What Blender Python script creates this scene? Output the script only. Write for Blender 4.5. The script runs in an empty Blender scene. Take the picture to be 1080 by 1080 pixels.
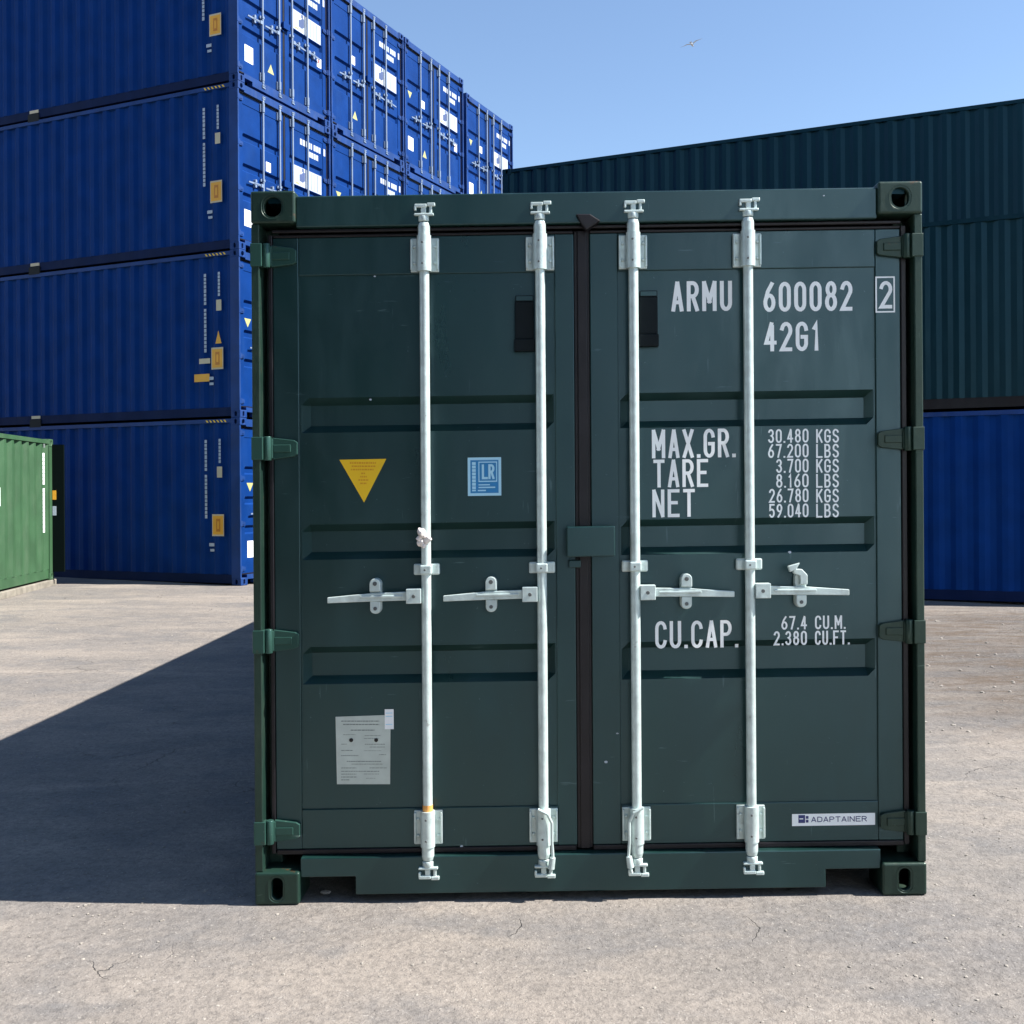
import bpy, bmesh, math, random
from mathutils import Vector, Matrix, noise
random.seed(7)
R = math.radians
SC = bpy.context.scene
COL = SC.collection

# ------------------------------------------------------------------ camera
FPX = 1130.0            # focal length in photo pixels (photo 1080 wide)
PX0, PY0 = 580.0, 517.0 # principal point / horizon in the photo
ROLL = 0.0065
CAMH = 1.49
DIST = FPX * 2.438 / 709.5
cam = bpy.data.cameras.new('camera'); camo = bpy.data.objects.new('camera', cam); COL.objects.link(camo)
cam.sensor_width = 36; cam.lens = FPX / 1080 * 36
cam.shift_x = (540 - PX0) / 1080; cam.shift_y = (PY0 - 540) / 1080
cam.clip_start = 0.05; cam.clip_end = 3000
camo.location = (0, 0, CAMH); camo.rotation_euler = (R(90), ROLL, 0)
SC.camera = camo

# ------------------------------------------------------------------ light
SUN_EL, SUN_AZ = R(48), R(-4.5)       # azimuth measured from +X, negative = towards the camera side
w = bpy.data.worlds.new('World'); SC.world = w; w.use_nodes = True
nt = w.node_tree
bg = nt.nodes['Background']
sky = nt.nodes.new('ShaderNodeTexSky'); sky.sky_type = 'NISHITA'; sky.sun_disc = False
sky.sun_elevation = SUN_EL
sky.sun_rotation = R(90) - SUN_AZ      # clockwise from +Y
sky.air_density = 1.0; sky.dust_density = 0.15; sky.ozone_density = 2.2; sky.altitude = 0
nt.links.new(sky.outputs[0], bg.inputs[0]); bg.inputs[1].default_value = 0.09
sl = bpy.data.lights.new('sun', 'SUN'); sl.energy = 5.0; sl.angle = R(0.5); sl.color = (1, .96, .9)
so = bpy.data.objects.new('sun', sl); COL.objects.link(so); so.location = (20, -5, 30)
sd = Vector((math.cos(SUN_EL) * math.cos(SUN_AZ), math.cos(SUN_EL) * math.sin(SUN_AZ), math.sin(SUN_EL)))
so.rotation_euler = (-sd).to_track_quat('-Z', 'Y').to_euler()
SC.view_settings.view_transform = 'Standard'; SC.view_settings.look = 'None'
SC.view_settings.exposure = 1.23; SC.view_settings.gamma = 1

# ------------------------------------------------------------------ materials
def mat(name, col, rough=.5, metal=0, var=.12, vscale=3.0, bump=0, bscale=30, spec=.5, dust=None, dscale=2.0, damt=.3, dent=0, coat=0, rust=0, scratch=None, tint=None):
    m = bpy.data.materials.new(name); m.use_nodes = True
    n = m.node_tree.nodes; l = m.node_tree.links; b = n['Principled BSDF']
    b.inputs['Roughness'].default_value = rough; b.inputs['Metallic'].default_value = metal
    b.inputs['Specular IOR Level'].default_value = spec
    b.inputs['Coat Weight'].default_value = coat; b.inputs['Coat Roughness'].default_value = .12
    geo = n.new('ShaderNodeNewGeometry')
    class tc: outputs = {'Object': geo.outputs['Position']}
    if tint: b.inputs['Specular Tint'].default_value = (*tint, 1)
    nz = n.new('ShaderNodeTexNoise'); nz.inputs['Scale'].default_value = vscale; nz.inputs['Detail'].default_value = 7
    l.new(tc.outputs['Object'], nz.inputs['Vector'])
    cr = n.new('ShaderNodeValToRGB'); cr.color_ramp.elements[0].position = .3; cr.color_ramp.elements[1].position = .7
    c0 = [max(0, c * (1 - var)) for c in col] + [1]; c1 = [min(1, c * (1 + var)) for c in col] + [1]
    cr.color_ramp.elements[0].color = c0; cr.color_ramp.elements[1].color = c1
    l.new(nz.outputs['Fac'], cr.inputs['Fac'])
    out = cr.outputs['Color']
    if dust:
        n2 = n.new('ShaderNodeTexNoise'); n2.inputs['Scale'].default_value = dscale; n2.inputs['Detail'].default_value = 9; n2.inputs['Roughness'].default_value = .7
        mp = n.new('ShaderNodeMapping'); mp.inputs['Scale'].default_value = (2.2, 2.2, .6)
        l.new(tc.outputs['Object'], mp.inputs['Vector']); l.new(mp.outputs[0], n2.inputs['Vector'])
        r2 = n.new('ShaderNodeMapRange'); r2.inputs['From Min'].default_value = .5; r2.inputs['From Max'].default_value = .8
        r2.inputs['To Max'].default_value = damt
        l.new(n2.outputs['Fac'], r2.inputs['Value'])
        mx = n.new('ShaderNodeMix'); mx.data_type = 'RGBA'
        l.new(r2.outputs[0], mx.inputs['Factor']); l.new(out, mx.inputs[6]); mx.inputs[7].default_value = (*dust, 1)
        out = mx.outputs[2]
        rr = n.new('ShaderNodeMapRange'); rr.inputs['From Min'].default_value = .3; rr.inputs['From Max'].default_value = .75
        rr.inputs['To Min'].default_value = max(.02, rough - .08); rr.inputs['To Max'].default_value = min(1, rough + .16)
        l.new(n2.outputs['Fac'], rr.inputs['Value']); l.new(rr.outputs[0], b.inputs['Roughness'])
    def patch(out, scale, detail, lo, hi, amt, colr, msc=(1, 1, 1), rot=(0, 0, 0), rough_=.65):
        mp = n.new('ShaderNodeMapping'); mp.inputs['Scale'].default_value = msc; mp.inputs['Rotation'].default_value = rot; mp.vector_type = 'TEXTURE' if False else 'POINT'
        l.new(tc.outputs['Object'], mp.inputs['Vector'])
        t = n.new('ShaderNodeTexNoise'); t.inputs['Scale'].default_value = scale; t.inputs['Detail'].default_value = detail; t.inputs['Roughness'].default_value = rough_
        l.new(mp.outputs[0], t.inputs['Vector'])
        r = n.new('ShaderNodeMapRange'); r.inputs['From Min'].default_value = lo; r.inputs['From Max'].default_value = hi; r.inputs['To Max'].default_value = amt
        l.new(t.outputs['Fac'], r.inputs['Value'])
        mx = n.new('ShaderNodeMix'); mx.data_type = 'RGBA'; l.new(r.outputs[0], mx.inputs['Factor']); l.new(out, mx.inputs[6]); mx.inputs[7].default_value = (*colr, 1)
        return mx.outputs[2]
    if rust: out = patch(out, 14, 8, .66, .70, rust, (.075, .032, .014))
    if scratch:
        out = patch(out, 5, 3, .70, .76, .8, scratch, (1.2, 1, 9), (0, R(42), 0))
        out = patch(out, 7, 2, .72, .78, .7, scratch, (6, 1, .7), (0, R(12), 0))
        out = patch(out, 60, 2, .74, .77, .8, scratch)
    l.new(out, b.inputs['Base Color'])
    prev = None
    if dent:
        n3 = n.new('ShaderNodeTexNoise'); n3.inputs['Scale'].default_value = 2.2; n3.inputs['Detail'].default_value = 2
        l.new(tc.outputs['Object'], n3.inputs['Vector'])
        b3 = n.new('ShaderNodeBump'); b3.inputs['Strength'].default_value = 1; b3.inputs['Distance'].default_value = dent
        l.new(n3.outputs['Fac'], b3.inputs['Height']); l.new(b3.outputs[0], b.inputs['Normal']); prev = b3
    if bump:
        n4 = n.new('ShaderNodeTexNoise'); n4.inputs['Scale'].default_value = bscale; n4.inputs['Detail'].default_value = 5
        l.new(tc.outputs['Object'], n4.inputs['Vector'])
        b4 = n.new('ShaderNodeBump'); b4.inputs['Strength'].default_value = 1; b4.inputs['Distance'].default_value = bump
        l.new(n4.outputs['Fac'], b4.inputs['Height']); l.new(b4.outputs[0], b.inputs['Normal'])
        if prev: l.new(prev.outputs[0], b4.inputs['Normal'])
    return m

GREEN_DARK = (.013, .048, .042)
M = {}
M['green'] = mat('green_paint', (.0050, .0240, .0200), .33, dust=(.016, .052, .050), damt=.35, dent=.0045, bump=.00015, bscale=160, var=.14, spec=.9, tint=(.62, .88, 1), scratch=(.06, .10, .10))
M['green_fr'] = mat('green_frame_paint', (.010, .028, .021), .4, rust=.9, tint=(.8, .95, .85), scratch=(.12, .17, .14), dust=(.07, .09, .06), damt=.45, dscale=6, bump=.0006, bscale=60, var=.2)
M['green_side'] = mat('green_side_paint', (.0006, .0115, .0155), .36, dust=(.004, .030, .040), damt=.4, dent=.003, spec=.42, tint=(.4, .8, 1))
M['green_lt'] = mat('light_green_paint', (.034, .092, .041), .55, dust=(.09, .13, .08), damt=.4, dent=.003, var=.15)
M['blue'] = mat('blue_paint', (.0028, .031, .158), .55, dust=(.016, .06, .2), damt=.4, spec=.14, tint=(.3, .6, 1), dent=.004, var=.15)
M['blue_fr'] = mat('blue_frame_paint', (.007, .040, .17), .5, dust=(.06, .09, .17), damt=.4, spec=.25, rust=.5, dscale=5, var=.2)
M['galv'] = mat('galvanised_steel', (.56, .66, .64), .40, .3, rust=.35, var=.16, vscale=25, bump=.0005, bscale=90, dust=(.42, .45, .42), damt=.5, dscale=9)
M['galv_dark'] = mat('bolt_steel', (.12, .13, .13), .5, .5)
M['rubber'] = mat('black_rubber', (.011, .0095, .012), .42, spec=.35, var=.3, vscale=9, bump=.001, bscale=30)
M['black'] = mat('dark_gap_paint', (.006, .007, .007), .8)
M['floor'] = mat('underfloor_steel', (.012, .012, .011), .8)
M['rail_dark'] = mat('dark_rail_paint', (.0015, .011, .055), .7, dust=(.004, .012, .04), damt=.4, spec=.2)
M['rail_brown'] = mat('brown_rail_paint', (.007, .005, .005), .8, dust=(.02, .012, .01), damt=.4)
M['pale_yellow'] = mat('faded_yellow_vinyl', (.42, .42, .17), .5)
M['blue_bar'] = mat('pale_bar_paint', (.17, .23, .33), .5, rust=.3)
M['hinge'] = mat('sunlit_worn_hinge_paint', (.022, .060, .048), .32, rust=.5, tint=(.6, .95, .9), scratch=(.2, .28, .24))  # lighter colour paints sunlight onto the left hinges; rust and scratches are wear
M['deep_green'] = mat('deep_green_rubber', (.0006, .004, .0035), .8, spec=.1)
M['slate'] = mat('slate_print', (.06, .09, .2), .5)
M['cladding'] = mat('reflector_cladding', (.86, .93, .97), .5, var=.03)  # bright face of the added reflector that fills the doors
M['roofing'] = mat('grey_roofing', (.2, .21, .22), .6)
M['shutter'] = mat('grey_shutter', (.4, .42, .43), .5)
M['rust'] = mat('rusty_rail', (.05, .028, .022), .8, var=.4, vscale=12)
M['white'] = mat('white_letter_vinyl', (.90, .93, .93), .45, var=.03, vscale=14)
M['white_side'] = mat('white_side_vinyl', (.42, .47, .54), .6, var=.08)
M['yellow'] = mat('yellow_vinyl', (.90, .55, .012), .45, var=.06)
M['amber'] = mat('amber_print', (.75, .33, .008), .5)
M['orange'] = mat('orange_vinyl', (.85, .40, .03), .5, var=.1)
M['orange_dk'] = mat('orange_print', (.6, .2, .01), .5)
M['cream'] = mat('cream_vinyl', (.60, .50, .33), .5)
M['sblue'] = mat('sticker_blue', (.02, .22, .50), .4, var=.06)
M['slight'] = mat('sticker_pale_blue', (.42, .72, .88), .4, var=.04)
M['paper'] = mat('data_plate_aluminium', (.52, .58, .53), .5, .1, var=.08, vscale=18, bump=.0005)
M['ink'] = mat('grey_ink', (.16, .19, .18), .6)
M['navy'] = mat('navy_ink', (.03, .04, .16), .5)
M['redink'] = mat('red_ink', (.35, .08, .06), .5)
M['blackink'] = mat('black_ink', (.01, .01, .01), .6)
M['holder'] = mat('black_holder_plastic', (.002, .006, .008), .6, spec=.2)
M['seal'] = mat('white_seal_plastic', (.85, .78, .74), .5, bump=.002, bscale=60)
M['tape'] = mat('orange_tape', (.8, .38, .1), .6)
M['timber'] = mat('pale_timber', (.22, .20, .165), .85, var=.25, vscale=8, bump=.004, bscale=20)
M['stone'] = mat('pale_stone', (.26, .235, .205), .9, var=.35, vscale=25, bump=.002, bscale=50)
M['feather'] = mat('grey_feather', (.42, .44, .47), .8)

# ------------------------------------------------------------------ mesh builder
class MB:
    def __init__(s): s.v = []; s.f = []; s.mi = []; s.m = []; s.smooth = []
    def _mi(s, m):
        if m not in s.m: s.m.append(m)
        return s.m.index(m)
    def add(s, vs, fs, m, smooth=False):
        o = len(s.v); s.v += [Vector(p) for p in vs]; k = s._mi(m)
        for f in fs: s.f.append([i + o for i in f]); s.mi.append(k); s.smooth.append(smooth)
        return s
    def box(s, x0, x1, y0, y1, z0, z1, m):
        vs = [(x, y, z) for z in (z0, z1) for y in (y0, y1) for x in (x0, x1)]
        return s.add(vs, [(0, 2, 3, 1), (4, 5, 7, 6), (0, 1, 5, 4), (2, 6, 7, 3), (0, 4, 6, 2), (1, 3, 7, 5)], m)
    def cyl(s, p0, p1, r0, r1, m, n=20, caps=True):
        p0 = Vector(p0); p1 = Vector(p1); d = (p1 - p0).normalized()
        a = d.orthogonal().normalized(); b = d.cross(a)
        vs = []
        for p, r in ((p0, r0), (p1, r1)):
            for i in range(n):
                t = 2 * math.pi * i / n; vs.append(p + (a * math.cos(t) + b * math.sin(t)) * r)
        s.add(vs, [(i, (i + 1) % n, n + (i + 1) % n, n + i) for i in range(n)], m, True)
        if caps:
            s.add(vs[:n], [tuple(reversed(range(n)))], m); s.add(vs[n:], [tuple(range(n))], m)
        return s
    def prism(s, pts, y0, y1, m):
        """outline in (x,z), counter-clockwise seen from -y, extruded from y0 (front) to y1"""
        n = len(pts)
        vs = [(x, y0, z) for x, z in pts] + [(x, y1, z) for x, z in pts]
        return s.add(vs, [tuple(range(n)), tuple(reversed(range(n, 2 * n)))] + [((i + 1) % n, i, n + i, n + (i + 1) % n) for i in range(n)], m)
    def build(s, name, parent=None, T=None, bevel=0, seg=2):
        me = bpy.data.meshes.new(name)
        vs = [T(v) for v in s.v] if T else s.v
        me.from_pydata([tuple(v) for v in vs], [], s.f); me.update()
        for m in s.m: me.materials.append(M[m] if isinstance(m, str) else m)
        for p, k, sm in zip(me.polygons, s.mi, s.smooth): p.material_index = k; p.use_smooth = sm
        if bevel:
            bm = bmesh.new(); bm.from_mesh(me)
            bmesh.ops.remove_doubles(bm, verts=bm.verts, dist=1e-6)
            es = [e for e in bm.edges if len(e.link_faces) == 2 and e.calc_face_angle(0) > R(35)]
            bmesh.ops.bevel(bm, geom=es, offset=bevel, segments=seg, affect='EDGES', clamp_overlap=True, profile=.5)
            bm.to_mesh(me); bm.free(); me.update()
        o = bpy.data.objects.new(name, me); COL.objects.link(o)
        if parent: o.parent = parent
        return o

def tag(o, label=None, cat=None, group=None, kind=None):
    if label: o['label'] = label
    if cat: o['category'] = cat
    if group: o['group'] = group
    if kind: o['kind'] = kind
    return o
def empty(name, loc=(0, 0, 0), rz=0):
    o = bpy.data.objects.new(name, None); COL.objects.link(o); o.location = loc; o.rotation_euler = (0, 0, rz)
    o.empty_display_size = .2
    return o
def copy_tree(o, parent=None):
    c = o.copy(); COL.objects.link(c); c.parent = parent
    for ch in list(o.children): copy_tree(ch, c)
    return c

# ------------------------------------------------------------------ stroke lettering
def arc(cx, cy, rx, ry, a0, a1, n=9):
    return [(cx + rx * math.cos(R(a0 + (a1 - a0) * i / n)), cy + ry * math.sin(R(a0 + (a1 - a0) * i / n))) for i in range(n + 1)]
O_ = arc(.5, .76, .5, .24, 180, 0) + arc(.5, .24, .5, .24, 0, -180)
six = [arc(.5, .28, .5, .28, 0, 340, 16) + ['c'], [(.80, 1), (.32, .72), (.04, .38)]]
G = {
 '0': [O_ + ['c']], '1': [[(.2, .82), (.62, 1), (.62, 0)]],
 '2': [arc(.5, .74, .5, .26, 165, -25) + [(0, 0), (1, 0)]],
 '3': [arc(.48, .76, .46, .24, 160, -80) + arc(.48, .26, .5, .26, 80, -160)],
 '4': [[(1.02, .27), (0, .27), (.62, 1)], [(.70, .9), (.70, 0)]],
 '5': [[(.95, 1), (.1, 1), (.06, .56)] + arc(.48, .31, .5, .31, 120, -150)],
 '6': six, '7': [[(0, 1), (1, 1), (.35, 0)]],
 '8': [arc(.5, .765, .43, .235, 0, 340, 16) + ['c'], arc(.5, .27, .5, .27, 0, 340, 16) + ['c']],
 '9': [[(1 - p[0], 1 - p[1]) if p != 'c' else 'c' for p in st] for st in six],
 'A': [[(0, 0), (.48, 1)], [(.52, 1), (1, 0)], [(.19, .28), (.81, .28)]],
 'B': [[(0, 0), (0, 1)], [(.04, 1), (.5, 1)] + arc(.5, .76, .42, .24, 80, -80) + [(.1, .52)], [(.3, .5)] + arc(.5, .26, .5, .26, 70, -80) + [(.1, 0)]],
 'C': [arc(.5, .76, .5, .24, 5, 180) + arc(.5, .24, .5, .24, 180, 355)],
 'D': [[(0, 0), (0, 1)], [(.04, 1), (.4, 1)] + arc(.4, .7, .6, .3, 80, 0) + arc(.4, .3, .6, .3, 0, -80) + [(.4, 0), (.08, 0)]],
 'E': [[(1, 1), (0, 1), (0, 0), (1, 0)], [(.1, .52), (.8, .52)]],
 'F': [[(1, 1), (0, 1), (0, 0)], [(.1, .52), (.8, .52)]],
 'G': [arc(.5, .76, .5, .24, 5, 180) + arc(.5, .24, .5, .24, 180, 350) + [(1, .48), (.55, .48)]],
 'I': [[(.5, 1), (.5, 0)]],
 'K': [[(0, 0), (0, 1)], [(1, 1), (.1, .45)], [(.35, .6), (1, 0)]],
 'L': [[(0, 1), (0, 0), (1, 0)]],
 'M': [[(0, 0), (0, 1)], [(.02, 1), (.52, .3)], [(.48, .3), (.98, 1)], [(1, 1), (1, 0)]],
 'N': [[(0, 0), (0, 1)], [(.02, 1), (.98, 0)], [(1, 0), (1, 1)]],
 'P': [[(0, 0), (0, 1)], [(.04, 1), (.5, 1)] + arc(.5, .74, .5, .26, 80, -80) + [(.1, .48)]],
 'R': [[(0, 0), (0, 1)], [(.04, 1), (.5, 1)] + arc(.5, .75, .5, .25, 80, -80) + [(.1, .5)], [(.5, .5), (1, 0)]],
 'S': [arc(.5, .76, .48, .24, 15, 180) + arc(.5, .26, .5, .26, 80, 60, 2)[:0] + [(.1, .6), (.85, .42)] + arc(.5, .25, .5, .25, 10, -165)],
 'T': [[(0, 1), (1, 1)], [(.5, .98), (.5, 0)]],
 'U': [[(0, 1), (0, .26)] + arc(.5, .24, .5, .24, 180, 360) + [(1, 1)]],
 'X': [[(0, 0), (1, 1)], [(0, 1), (1, 0)]],
 '.': [[(.35, .0), (.35, .001)]], ',': [[(.35, .0), (.35, .001)]], ' ': [],
}
def ribbon(mb, pts, wd, y, m):
    closed = pts[-1] == 'c'
    if closed: pts = pts[:-1]
    P = []
    for p in pts:
        p = Vector(p)
        if not P or (p - P[-1]).length > wd * .12: P.append(p)
    if closed and (P[0] - P[-1]).length < wd * .12: P.pop()
    n = len(P)
    if n < 2: return
    L = []; Rr = []
    for i in range(n):
        a = P[i - 1] if (i > 0 or closed) else None; b = P[(i + 1) % n] if (i < n - 1 or closed) else None
        da = (P[i] - a).normalized() if a is not None else None
        db = (b - P[i]).normalized() if b is not None else None
        if da is None: d = db
        elif db is None: d = da
        else:
            d = da + db; d = db if d.length < 1e-4 else d.normalized()
        nrm = Vector((-d.y, d.x)); k = 1
        if da is not None and db is not None: k = min(2.0, 1 / max(.2, nrm.dot(Vector((-db.y, db.x)))))
        L.append(P[i] + nrm * wd / 2 * k); Rr.append(P[i] - nrm * wd / 2 * k)
    vs = [(p.x, y, p.y) for p in L] + [(p.x, y, p.y) for p in Rr]
    fs = []
    for i in range(n if closed else n - 1):
        j = (i + 1) % n; fs.append((i, n + i, n + j, j))
    mb.add(vs, fs, m)
def text(mb, s, x0, x1, z0, z1, y, m='white', wfrac=.13, wch=.42, gap=.115):
    """lettering filling the box x0..x1, z0..z1 on the plane y"""
    h = z1 - z0; adv = []
    for c in s: adv.append({'.': .14, ',': .14, ' ': .42, '1': .3, 'M': .5, 'I': .16}.get(c, wch))
    tot = sum(adv) + gap * (len(s) - 1)
    sx = (x1 - x0) / (tot * h)
    wd = wfrac * h; x = x0; k = 0
    for c, a in zip(s, adv):
        cw = a * h * sx
        for st in G[c]:
            if c in '.,':
                mb.box(x, x + wd * 1.05, y - .0003, y, z0, z0 + wd * 1.05, m); continue
            q = []
            for p in st:
                if p == 'c': q.append('c')
                elif c == '1': q.append((x + wd / 2 + p[0] * (cw - wd), z0 + wd / 2 + p[1] * (h - wd)))
                else: q.append((x + wd / 2 + p[0] * (cw - wd), z0 + wd / 2 + p[1] * (h - wd)))
            if q[-1] != 'c':        # square ends reach the cap height
                for e, f in ((0, 1), (-1, -2)):
                    d = (Vector(q[e]) - Vector(q[f]))
                    if d.length > 1e-6: q[e] = tuple(Vector(q[e]) + d.normalized() * wd * .45)
            ribbon(mb, q, wd, y - .0002 * (k % 3), m); k += 1
        x += (a + gap) * h * sx

# ------------------------------------------------------------------ container pieces
W, HH = 2.438, 2.591
def hole_outline(w_, h_, n=20):
    r = w_ / 2; pts = []
    for i in range(n):
        t = 2 * math.pi * i / n
        x = r * math.cos(t); z = r * math.sin(t)
        z += (h_ / 2 - r) * (1 if z >= 0 else -1)
        pts.append((x, z))
    return pts
def plate_hole(mb, O, U, V, Nn, w_, h_, hw, hh, m, th=.028):
    """rectangular face centred on O spanned by U,V with a rounded hole and a short wall going inwards (-Nn)"""
    bm = bmesh.new()
    outer = [(-w_ / 2, -h_ / 2), (w_ / 2, -h_ / 2), (w_ / 2, h_ / 2), (-w_ / 2, h_ / 2)]
    hole = hole_outline(hw, hh)
    def loop(ps):
        vs = [bm.verts.new((p[0], p[1], 0)) for p in ps]
        return vs, [bm.edges.new((vs[i], vs[(i + 1) % len(vs)])) for i in range(len(vs))]
    v1, e1 = loop(outer); v2, e2 = loop(hole)
    bmesh.ops.triangle_fill(bm, edges=e1 + e2, use_beauty=True, use_dissolve=False, normal=(0, 0, 1))
    bm.verts.index_update()
    P = lambda p, d=0: O + U * p[0] + V * p[1] - Nn * d
    vs = [P(v.co) for v in bm.verts]
    fs = []
    for f in bm.faces:
        idx = [v.index for v in f.verts]
        if f.normal.z < 0: idx.reverse()
        fs.append(idx)
    bm.free()
    mb.add(vs, fs, m)
    n = len(hole)
    hv = [P(p) for p in hole] + [P(p, th) for p in hole]
    mb.add(hv, [(i, (i + 1) % n, n + (i + 1) % n, n + i) for i in range(n)], m, True)
    # bevelled rim ring a hair proud of the face
    big = [(p[0] * (1 + .008 / (hw / 2)), p[1] * (1 + .008 / (hh / 2))) for p in hole]
    rv = [P(p, -.0012) for p in big] + [P(p, .006) for p in hole]
    mb.add(rv, [((i + 1) % n, i, n + i, n + (i + 1) % n) for i in range(n)], m, True)

def fitting(name, cx, sx, z0, front, m, parent, T=None, L=12.192, top=True, oval=False):
    """ISO corner casting; sx = side sign, front True at the door end"""
    w_, d_, h_ = .162, .178, .118
    x_out = sx * W / 2; x_in = sx * (W / 2 - w_)
    y0, y1 = (0, d_) if front else (L - d_, L)
    z1 = z0 + h_; mb = MB()
    X = Vector((1, 0, 0)); Y = Vector((0, 1, 0)); Z = Vector((0, 0, 1))
    cxm = (x_out + x_in) / 2; cy = (y0 + y1) / 2; cz = (z0 + z1) / 2
    yo = y0 if front else y1; yi = y1 if front else y0
    e = .0
    fhw, fhh = (.044, .082) if oval else (.066, .074)
    if front: plate_hole(mb, Vector((cxm, yo, cz)), X, Z, -Y, w_, h_, fhw, fhh, m)
    else: plate_hole(mb, Vector((cxm, yo, cz)), -X, Z, Y, w_, h_, .06, .075, m)
    if sx > 0: plate_hole(mb, Vector((x_out, cy, cz)), Y, Z, X, d_, h_, .052, .08, m)
    else: plate_hole(mb, Vector((x_out, cy, cz)), -Y, Z, -X, d_, h_, .052, .08, m)
    a, b = sorted((x_out, x_in))
    def q(ps, rev=False): mb.add(ps, [(0, 1, 2, 3) if not rev else (3, 2, 1, 0)], m)
    q([(x_in, y0, z0), (x_in, y1, z0), (x_in, y1, z1), (x_in, y0, z1)], sx > 0)
    q([(a, yi, z0), (b, yi, z0), (b, yi, z1), (a, yi, z1)], front)
    if top: plate_hole(mb, Vector((cxm, cy, z1)), X, Y, Z, w_, d_, .06, .11, m)
    else: q([(a, y0, z1), (b, y0, z1), (b, y1, z1), (a, y1, z1)])
    q([(a, y0, z0), (b, y0, z0), (b, y1, z0), (a, y1, z0)], True)
    me_o = mb.build(name, parent, T)
    bm = bmesh.new(); bm.from_mesh(me_o.data)
    bmesh.ops.remove_doubles(bm, verts=bm.verts, dist=1e-5)
    es = [ed for ed in bm.edges if len(ed.link_faces) == 2 and ed.calc_face_angle(0) > R(80) and ed.calc_length() > .1]
    bmesh.ops.bevel(bm, geom=es, offset=.009, segments=3, affect='EDGES', clamp_overlap=True, profile=.5)
    bm.to_mesh(me_o.data); bm.free()
    return me_o

def corrugated(mb, xs, y0, y1, z0, z1, m, pitch=.278, depth=.036, flat=.075):
    """corrugated side wall on side xs, outer face at |x| = W/2-.012"""
    L = y1 - y0; n = max(1, int(L / pitch)); pitch = L / n
    slope = (pitch - 2 * flat) / 2
    out = xs * (W / 2 - .014); inn = xs * (W / 2 - .014 - depth)
    prof = []
    for i in range(n):
        y = y0 + i * pitch
        prof += [(out, y + flat / 2), (inn, y + flat / 2 + slope), (inn, y + flat / 2 + slope + flat), (out, y + flat / 2 + 2 * slope + flat)]
    prof = [(out, y0)] + prof + [(out, y1)]
    vs = [(x, y, z) for z in (z0, z1) for x, y in prof]; k = len(prof)
    fs = [(i, i + 1, k + i + 1, k + i) if xs > 0 else (i + 1, i, k + i, k + i + 1) for i in range(k - 1)]
    mb.add(vs, fs, m)
def corr_end(mb, y, z0, z1, m, pitch=.25, depth=.04, flat=.07):
    n = 9; x0 = -W / 2 + .08; Lx = W - .16; pitch = Lx / n; slope = (pitch - 2 * flat) / 2
    prof = [(x0, y)]
    for i in range(n):
        x = x0 + i * pitch
        prof += [(x + flat / 2, y), (x + flat / 2 + slope, y - depth), (x + flat / 2 + slope + flat, y - depth), (x + flat / 2 + 2 * slope + flat, y)]
    prof.append((x0 + Lx, y))
    k = len(prof); vs = [(a, b, z) for z in (z0, z1) for a, b in prof]
    mb.add(vs, [(i + 1, i, k + i, k + i + 1) for i in range(k - 1)], m)
def corr_roof(mb, L, z, m):
    pitch = .21; n = int((L - .3) / pitch); pitch = (L - .3) / n
    prof = []
    for i in range(n):
        y = .15 + i * pitch
        prof += [(y, z), (y + .06, z), (y + .085, z - .02), (y + .17, z - .02)]
    prof.append((L - .15, z))
    x0, x1 = -W / 2 + .06, W / 2 - .06
    k = len(prof); vs = [(x, y, zz) for x in (x0, x1) for y, zz in prof]
    mb.add(vs, [(i, k + i, k + i + 1, i + 1) for i in range(k - 1)], m)
    mb.box(x0, x1, .02, .15, z - .02, z, m); mb.box(x0, x1, L - .15, L - .02, z - .02, z, m)

DF = .052     # y of the door frame face
DP = .060     # y of the door sheet
BANDS = [(1.713, 1.842), (1.246, 1.376), (.788, .926)]
def door_leaf(x0, x1, px0, px1, m, parent, T=None, bands=BANDS, z0=.185, z1=2.43, pz0=.33, pz1=2.29, bevel=.003):
    mb = MB()
    yb = DF + .05
    mb.box(x0, px0, DF, yb, z0, z1, m); mb.box(px1, x1, DF, yb, z0, z1, m)      # stiles
    mb.box(px0, px1, DF + .001, yb, z0, pz0, m); mb.box(px0, px1, DF + .001, yb, pz1, z1, m)
    fr = mb.build('door', parent, T, bevel=bevel)
    p = MB()
    s = .027; e0 = px0 + .006; e1 = px1 - .006
    xs = [px0 - .001, e0, e0 + s, e1 - s, e1, px1 + .001]
    zs = [pz0 - .001]
    for a, b in sorted(bands): zs += [a, a + s, b - s, b]
    zs.append(pz1 + .001)
    def dep(i, j):
        if i in (2, 3) and j % 4 in (2, 3) and 0 < j < len(zs) - 1: return DP + .036
        return DP
    vs = [(x, dep(i, j), z) for j, z in enumerate(zs) for i, x in enumerate(xs)]
    n = len(xs)
    fs = [(j * n + i, j * n + i + 1, (j + 1) * n + i + 1, (j + 1) * n + i) for j in range(len(zs) - 1) for i in range(n - 1)]
    p.add(vs, fs, m)
    p.box(px0 + .001, px1 - .001, DP + .038, DP + .041, pz0, pz1, m)
    return fr, p.build('door_panel', fr, T)

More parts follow.
